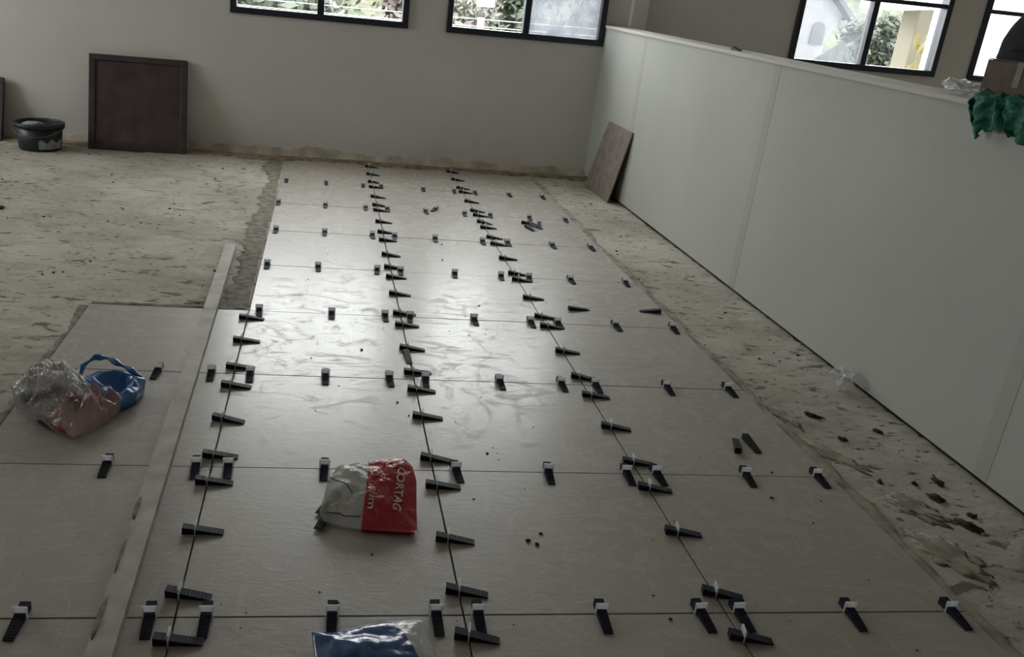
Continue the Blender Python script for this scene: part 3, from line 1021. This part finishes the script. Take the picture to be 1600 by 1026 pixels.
# ------------------------------------------------------------------ mortar lumps on the screed
DARKM = simple('damp_dark_mortar', (0.060, 0.048, 0.038), 0.95, 0.4, 30, 0.6, 0.2)
CL = [((2.155, 0.601), (0.030, 0.014), 'dark mortar lump near the partition, farthest of the three large lumps'),
      ((2.084, 0.510), (0.026, 0.020), 'dark forked mortar lump, middle of the three large lumps by the partition'),
      ((2.085, 0.363), (0.036, 0.022), 'largest dark mortar lump, nearest the camera on the right screed'),
      ((2.136, 0.418), (0.014, 0.013), 'small mortar lump just behind the largest lump'),
      ((2.070, 0.588), (0.010, 0.010), 'small mortar lump left of the farthest large lump'),
      ((1.976, 1.023), (0.026, 0.013), 'mortar lump on the right screed opposite the loose wedge pair'),
      ((1.992, 0.855), (0.014, 0.009), 'small mortar lump between tile edge and partition'),
      ((2.158, 0.916), (0.016, 0.008), 'flat small mortar lump close to the partition foot'),
      ((1.957, 0.592), (0.013, 0.009), 'small mortar lump beside the tile edge near the first row'),
      ((-1.375, 3.159), (0.035, 0.030), 'brown mortar lump at the left picture edge on the screed')]
for k, ((x, y), (rx, ry), lb) in enumerate(CL):
    o = link('mortar_lump', blob_mesh(rx * 0.9, ry * 0.75, 0.005 + 0.10 * rx, 13 + 3 * k, 3, 0.9), DARKM, None, True)
    o.location = (x, y, screed_z(x, y) - 0.002)
    o.rotation_euler = (0, 0, random.uniform(0, 3))
    tag(o, lb, 'mortar lump', 'mortar lumps on the screed')
# crumbs on tiles and screed: too many and small to count
bm = bmesh.new()
def crumb(x, y, z, r):
    t = bmesh.new()
    bmesh.ops.create_icosphere(t, subdivisions=1, radius=r)
    for v in t.verts:
        v.co = Vector((v.co.x * random.uniform(0.7, 1.5) + x, v.co.y * random.uniform(0.6, 1.2) + y, max(0, v.co.z * 0.6 + r * 0.4) + z))
    me = bpy.data.meshes.new('t')
    t.to_mesh(me)
    t.free()
    bm.from_mesh(me)
    bpy.data.meshes.remove(me)
for x, y in ((.692, .455), (.412, .212), (.43, 1.44), (.95, 1.97), (.80, .27), (.82, .255), (.84, .30), (1.55, .48), (.56, .93), (.53, 1.02), (.33, .04), (.60, 1.40), (.25, 1.35),
             (.87, 2.62), (.9, 2.9), (1.05, .06), (1.06, -.02), (.5, -.05), (.77, .70), (1.62, .62)):
    crumb(x, y, 0.0, random.uniform(0.003, 0.0065))
for k in range(150):
    x, y = random.uniform(0.02, 1.78), random.uniform(-0.2, 4.7)
    crumb(x, y, 0.0, random.uniform(0.001, 0.0028))
for k in range(170):
    if random.random() < 0.72: x, y = random.uniform(-2.4, -0.05), random.uniform(1.9, 4.95)
    else: x, y = random.uniform(1.84, 2.25), random.uniform(0.2, 4.6)
    if abs(x + 1.375) < 0.12 and abs(y - 3.159) < 0.12: continue
    crumb(x, y, screed_z(x, y) - 0.001, random.choice((0.002, 0.003, 0.004, 0.007)) * random.uniform(0.7, 1.2))
tag(bm_obj('mortar_crumbs', bm, DARKM), 'small dark mortar crumbs scattered over tiles and screed', 'crumbs', kind='stuff')

# ------------------------------------------------------------------ outside the windows
ground = box('ground', (-40, YF + 1.0, -3.6), (60, 70, -3.4), simple('street_ground', (0.16, 0.15, 0.13), 0.9, 0.3, 1.2, 0.0))
tag(ground, 'street ground outside below the windows', kind='structure')
vs, fs = [], []
for i in range(61):
    for j in range(9):
        x, t = -30 + 75 * i / 60, j / 8
        y = 33 + 14 * t + 1.2 * noise.noise(Vector((x * 0.2, t * 3, 0)))
        z = -3.42 + 6.4 * t ** 0.45 + (0.9 * noise.noise(Vector((x * 0.35, t * 5, 2))) if j else 0)
        vs.append((x, y, z))
for i in range(60):
    for j in range(8):
        a = i * 9 + j
        fs.append((a, a + 9, a + 10, a + 1))
HM = Mat('wooded_slope', (0.05, 0.06, 0.03), 0.9, 0.2)
hn = HM.noise(HM.coord(), 2.2, 7, 0.7)
HM.rgb(HM.ramp(hn, [(0.30, (0.012, 0.018, 0.010)), (0.46, (0.034, 0.042, 0.022)), (0.56, (0.055, 0.052, 0.036)), (0.64, (0.085, 0.066, 0.056)), (0.75, (0.14, 0.13, 0.12))]))
tag(link('hills', mesh_from('hills', vs, fs), HM.m, None, True), 'wooded slope far outside behind the trees', kind='structure')
LEAF = [simple('leaf_green', (0.018, 0.026, 0.013), 0.6, 0.5, 3, 0), simple('leaf_pale', (0.034, 0.040, 0.022), 0.6, 0.5, 3, 0), simple('leaf_reddish', (0.045, 0.032, 0.028), 0.6, 0.4, 3, 0)]
BARK = simple('bark', (0.07, 0.055, 0.04), 0.9, 0.4, 8, 0.5)
def tree(label, x, y, zc, rx, rz, mi, seed, nleaf=3600, ls=1.0):
    rnd = random.Random(seed)
    t = tag(empty('tree', (x, y, -3.4)), label, 'tree', 'trees outside the windows')
    pts = [(0.12 * math.sin(k * 1.1 + seed), 0.1 * math.cos(k * 1.7 + seed), (zc + 3.4) * k / 7) for k in range(8)]
    link('trunk', tube_mesh(pts, [0.16 - 0.014 * k for k in range(8)], 8), BARK, t, True)
    for b in range(5):
        a = 2 * math.pi * b / 5 + seed
        link('branch', tube_mesh([(0, 0, zc + 3.4 - rz * 0.6), (0.35 * rx * math.cos(a), 0.35 * rx * math.sin(a), zc + 3.4 - rz * 0.1), (0.75 * rx * math.cos(a), 0.75 * rx * math.sin(a), zc + 3.4 + rz * 0.3)], [0.06, 0.04, 0.015], 6), BARK, t, True)
    cl = []
    for k in range(22):
        v = Vector((rnd.gauss(0, 1), rnd.gauss(0, 1), rnd.gauss(0, 1))).normalized() * rnd.uniform(0.35, 0.95)
        cl.append((Vector((v.x * rx, v.y * rx, v.z * rz)), rnd.uniform(0.25, 0.45) * rx))
    vs, fs = [], []
    for k in range(nleaf):
        cc, cr = cl[rnd.randrange(len(cl))]
        p = cc + Vector((rnd.gauss(0, 1), rnd.gauss(0, 1), rnd.gauss(0, 0.8))) * cr * 0.5 + Vector((0, 0, zc + 3.4))
        u = Vector((rnd.gauss(0, 1), rnd.gauss(0, 1), rnd.gauss(0, 1))).normalized()
        v = u.orthogonal().normalized()
        s = rnd.uniform(0.07, 0.15) * ls
        i = len(vs)
        vs += [p - u * s, p + v * s * 0.45, p + u * s, p - v * s * 0.45]
        fs.append((i, i + 1, i + 2, i + 3))
    f = link('foliage', mesh_from('foliage', vs, fs), LEAF[mi], t)
    f['kind'] = 'stuff'
tree('green bushy tree behind the left pane of the left window', -0.6, 11.0, 0.4, 0.95, 1.5, 0, 1)
tree('reddish bushy tree behind the right pane of the left window', 1.35, 13.2, 0.4, 0.95, 1.4, 2, 2)
tree('pale green tree left of the white signboard outside', 2.3, 17.2, 0.3, 1.1, 1.6, 1, 3)
tree('dark green tree right of the white signboard outside', 3.35, 13.6, 0.4, 0.75, 1.5, 0, 4)
tree('greyish tree behind the filmed pane of the middle window', 5.4, 15.2, 0.5, 1.0, 1.7, 0, 5)
tree('dense fruit tree between the white house and the cream house', 8.2, 11.0, 0.55, 0.60, 1.15, 0, 6, 11000, 0.5)
tree('tall green tree farther back behind the left window', -0.4, 21.5, -0.2, 2.0, 2.3, 1, 11, 7000)
tree('tall reddish tree farther back behind the left window', 4.2, 23.5, -0.2, 2.2, 2.3, 2, 12, 7000)
tree('tall dark tree farther back behind the middle window', 9.8, 26.5, -0.2, 1.9, 2.5, 0, 13, 7000)
PALE = simple('white_house_render', (0.14, 0.14, 0.148), 0.9, 0.1, 1.5, 0.1)
CREAM = simple('cream_house_render', (0.088, 0.080, 0.058), 0.9, 0.12, 1.5, 0.1)
WHITEP = simple('white_paint', (0.5, 0.5, 0.5), 0.7, 0.05, 3, 0)
ROOF = simple('grey_roof', (0.045, 0.045, 0.05), 0.8, 0.3, 6, 0.3)
DGLASS = simple('dark_window', (0.06, 0.065, 0.075), 0.2, 0.2, 3, 0)
# white house with gable and arched window
hs = tag(empty('white_house', (9.6, 16.0, -3.4)), 'white rendered house with an arched window seen through the right window', 'house')
bm = bmesh.new()
for yy in (0.0, 5.0):
    pass
prof = [(-1.8, 0), (0.62, 0), (0.62, 4.4), (0.9, 4.9), (-0.45, 6.1), (-1.8, 4.9)]
f0 = [bm.verts.new((x, 0, z)) for x, z in prof]
f1 = [bm.verts.new((x, 5, z)) for x, z in prof]
bm.faces.new(f0); bm.faces.new(f1)
for k in range(len(prof)):
    j = (k + 1) % len(prof)
    bm.faces.new((f0[k], f0[j], f1[j], f1[k]))
bm_obj('wall', bm, PALE, hs)
def arch(cx, cz, ww, hh, y, m, parent, name):
    pts = [(cx - ww, cz - hh), (cx + ww, cz - hh)] + [(cx + ww * math.cos(a), cz + hh * 0.3 + ww * math.sin(a)) for a in [math.pi * k / 10 for k in range(11)]]
    bm = bmesh.new()
    a_ = [bm.verts.new((x, y, z)) for x, z in pts]
    b_ = [bm.verts.new((x, y + 0.08, z)) for x, z in pts]
    bm.faces.new(a_); bm.faces.new(b_)
    for k in range(len(pts)):
        j = (k + 1) % len(pts)
        bm.faces.new((a_[k], a_[j], b_[j], b_[k]))
    return bm_obj(name, bm, m, parent)
arch(0.42, 4.55, 0.14, 0.22, -0.03, simple('greyed_pane', (0.03, 0.03, 0.036), 0.4, 0.2, 4, 0), hs, 'arched_window')
for sgn, (ax, az), (bx2, bz) in ((1, (1.05, 4.78), (-0.45, 6.16)), (-1, (-1.95, 4.78), (-0.45, 6.16))):
    bm = bmesh.new()
    q = [bm.verts.new(p) for p in ((ax, -0.2, az), (bx2, -0.2, bz), (bx2, 5.2, bz), (ax, 5.2, az), (ax, -0.2, az + 0.12), (bx2, -0.2, bz + 0.12), (bx2, 5.2, bz + 0.12), (ax, 5.2, az + 0.12))]
    for f in ((0, 1, 2, 3), (4, 5, 6, 7), (0, 1, 5, 4), (1, 2, 6, 5), (2, 3, 7, 6), (3, 0, 4, 7)): bm.faces.new([q[i] for i in f])
    bm_obj('roof_slope', bm, ROOF, hs)
# sloping grey green screen fence right of the house
sh = tag(empty('sloped_fence', (9.62, 14.35, -3.4)), 'grey green sloping board fence beside the white house', 'fence')
FB = simple('grey_green_boards', (0.040, 0.048, 0.042), 0.9, 0.3, 4, 0)
for k in range(8):
    xa, xb = -0.56 + 0.17 * k, -0.56 + 0.17 * k + 0.164
    za, zb = 4.02 + 0.76 * (xa + 0.56), 4.02 + 0.76 * (xb + 0.56)
    bm = bmesh.new()
    q = [bm.verts.new(p) for p in ((xa, 0, 0), (xb, 0, 0), (xb, 0, zb), (xa, 0, za), (xa, 0.04, 0), (xb, 0.04, 0), (xb, 0.04, zb), (xa, 0.04, za))]
    for f in ((0, 1, 2, 3), (4, 5, 6, 7), (0, 1, 5, 4), (1, 2, 6, 5), (2, 3, 7, 6), (3, 0, 4, 7)): bm.faces.new([q[i] for i in f])
    bm_obj('board', bm, FB, sh)
box('rail', (-0.56, 0.045, 2.0), (0.79, 0.09, 2.1), FB, sh)
box('rail', (-0.56, 0.045, 3.7), (0.79, 0.09, 3.8), FB, sh)
# cream house nearer on the right with white eave
ch = tag(empty('cream_house', (6.70, 8.0, -3.4)), 'cream house corner with a white eave seen through the right window', 'house')
box('wall', (0, 0, 0), (0.64, 0.30, 5.2), CREAM, ch, 0.01)
bm = bmesh.new()
q = [bm.verts.new(p) for p in ((-0.45, -0.35, 4.90), (0.72, -0.35, 5.02), (0.72, 0.45, 5.02), (-0.45, 0.45, 4.90), (-0.45, -0.35, 5.25), (0.72, -0.35, 5.37), (0.72, 0.45, 5.37), (-0.45, 0.45, 5.25))]
for f in ((0, 1, 2, 3), (4, 5, 6, 7), (0, 1, 5, 4), (1, 2, 6, 5), (2, 3, 7, 6), (3, 0, 4, 7)): bm.faces.new([q[i] for i in f])
bm_obj('eave', bm, WHITEP, ch)
link('cable', tube_mesh([(0.30, -0.02, 4.95), (0.36, -0.03, 4.75), (0.42, -0.03, 4.55), (0.45, -0.03, 4.35)], 0.012, 6), simple('cable', (0.03, 0.03, 0.03), 0.6), ch, True)
# yellow leaved plant in front of the cream wall
yp = tag(empty('yellow_shrub', (6.72, 7.72, -3.4)), 'yellow leaved shrub in front of the cream house wall', 'shrub')
link('stem', tube_mesh([(0, 0, 0), (0.05, 0.02, 1.5), (0.0, 0, 3.0), (0.05, 0, 4.2)], [0.05, 0.04, 0.03, 0.012], 6), BARK, yp, True)
rnd = random.Random(3)
vs, fs = [], []
for k in range(110):
    z = rnd.uniform(3.4, 4.65)
    wdt = 0.20 * (1 - (z - 3.4) / 1.5) + 0.03
    p = Vector((0.05 + rnd.gauss(0, wdt), rnd.uniform(-0.15, 0.15), z))
    u = Vector((rnd.gauss(0, 0.5), rnd.gauss(0, 0.4), 1)).normalized()
    v = Vector((1, rnd.uniform(-.5, .5), 0)).cross(u).cross(u).normalized()
    i = len(vs)
    vs += [p - u * 0.11, p + v * 0.04, p + u * 0.11, p - v * 0.04]
    fs.append((i, i + 1, i + 2, i + 3))
fo = link('foliage', mesh_from('fy', vs, fs), simple('yellow_leaf', (0.085, 0.068, 0.014), 0.6, 0.4, 5, 0), yp)
fo['kind'] = 'stuff'
# pale block filling the rightmost window
pb = tag(empty('pale_building', (8.35, 9.0, -3.4)), 'white building filling the window at the right picture edge', 'building')
box('wall', (0.2, 0, 0), (6, 0.8, 7.5), simple('bright_white_render', (0.62, 0.62, 0.62), 0.9, 0.05, 1.5, 0), pb)
box('parapet', (0.1, -0.1, 7.5), (6.1, 0.9, 7.7), WHITEP, pb)
# signboard on a pale post, wires
sb = tag(empty('signboard', (2.36, 11.0, -3.4)), 'blank white signboard on a pale post outside the middle window', 'sign')
link('post', tube_mesh([(0, 0, 0), (0.0, 0, 2.2), (-0.03, 0, 4.35)], [0.09, 0.07, 0.05], 10), simple('pale_post', (0.20, 0.175, 0.15), 0.8), sb, True)
box('board', (-0.12, -0.10, 4.49), (0.12, -0.05, 4.86), simple('sign_white', (0.6, 0.6, 0.6), 0.6, 0.03, 3, 0), sb, 0.01)
WIRE = simple('overhead_wire', (0.22, 0.22, 0.21), 0.6, 0.1, 3, 0)
for k, (z, nm) in enumerate(((0.98, 'highest'), (0.90, 'second highest'), (0.82, 'third highest'), (0.74, 'lowest'))):
    pts = [(-6 + 0.95 * i, 8.6 + 0.05 * k, z + 0.0015 * (i - 6) ** 2) for i in range(13)]
    tag(link('overhead_wire', tube_mesh(pts, 0.005, 5), WIRE, None, True), '%s of the thin overhead wires crossing outside the left windows' % nm, 'wire', 'overhead wires')
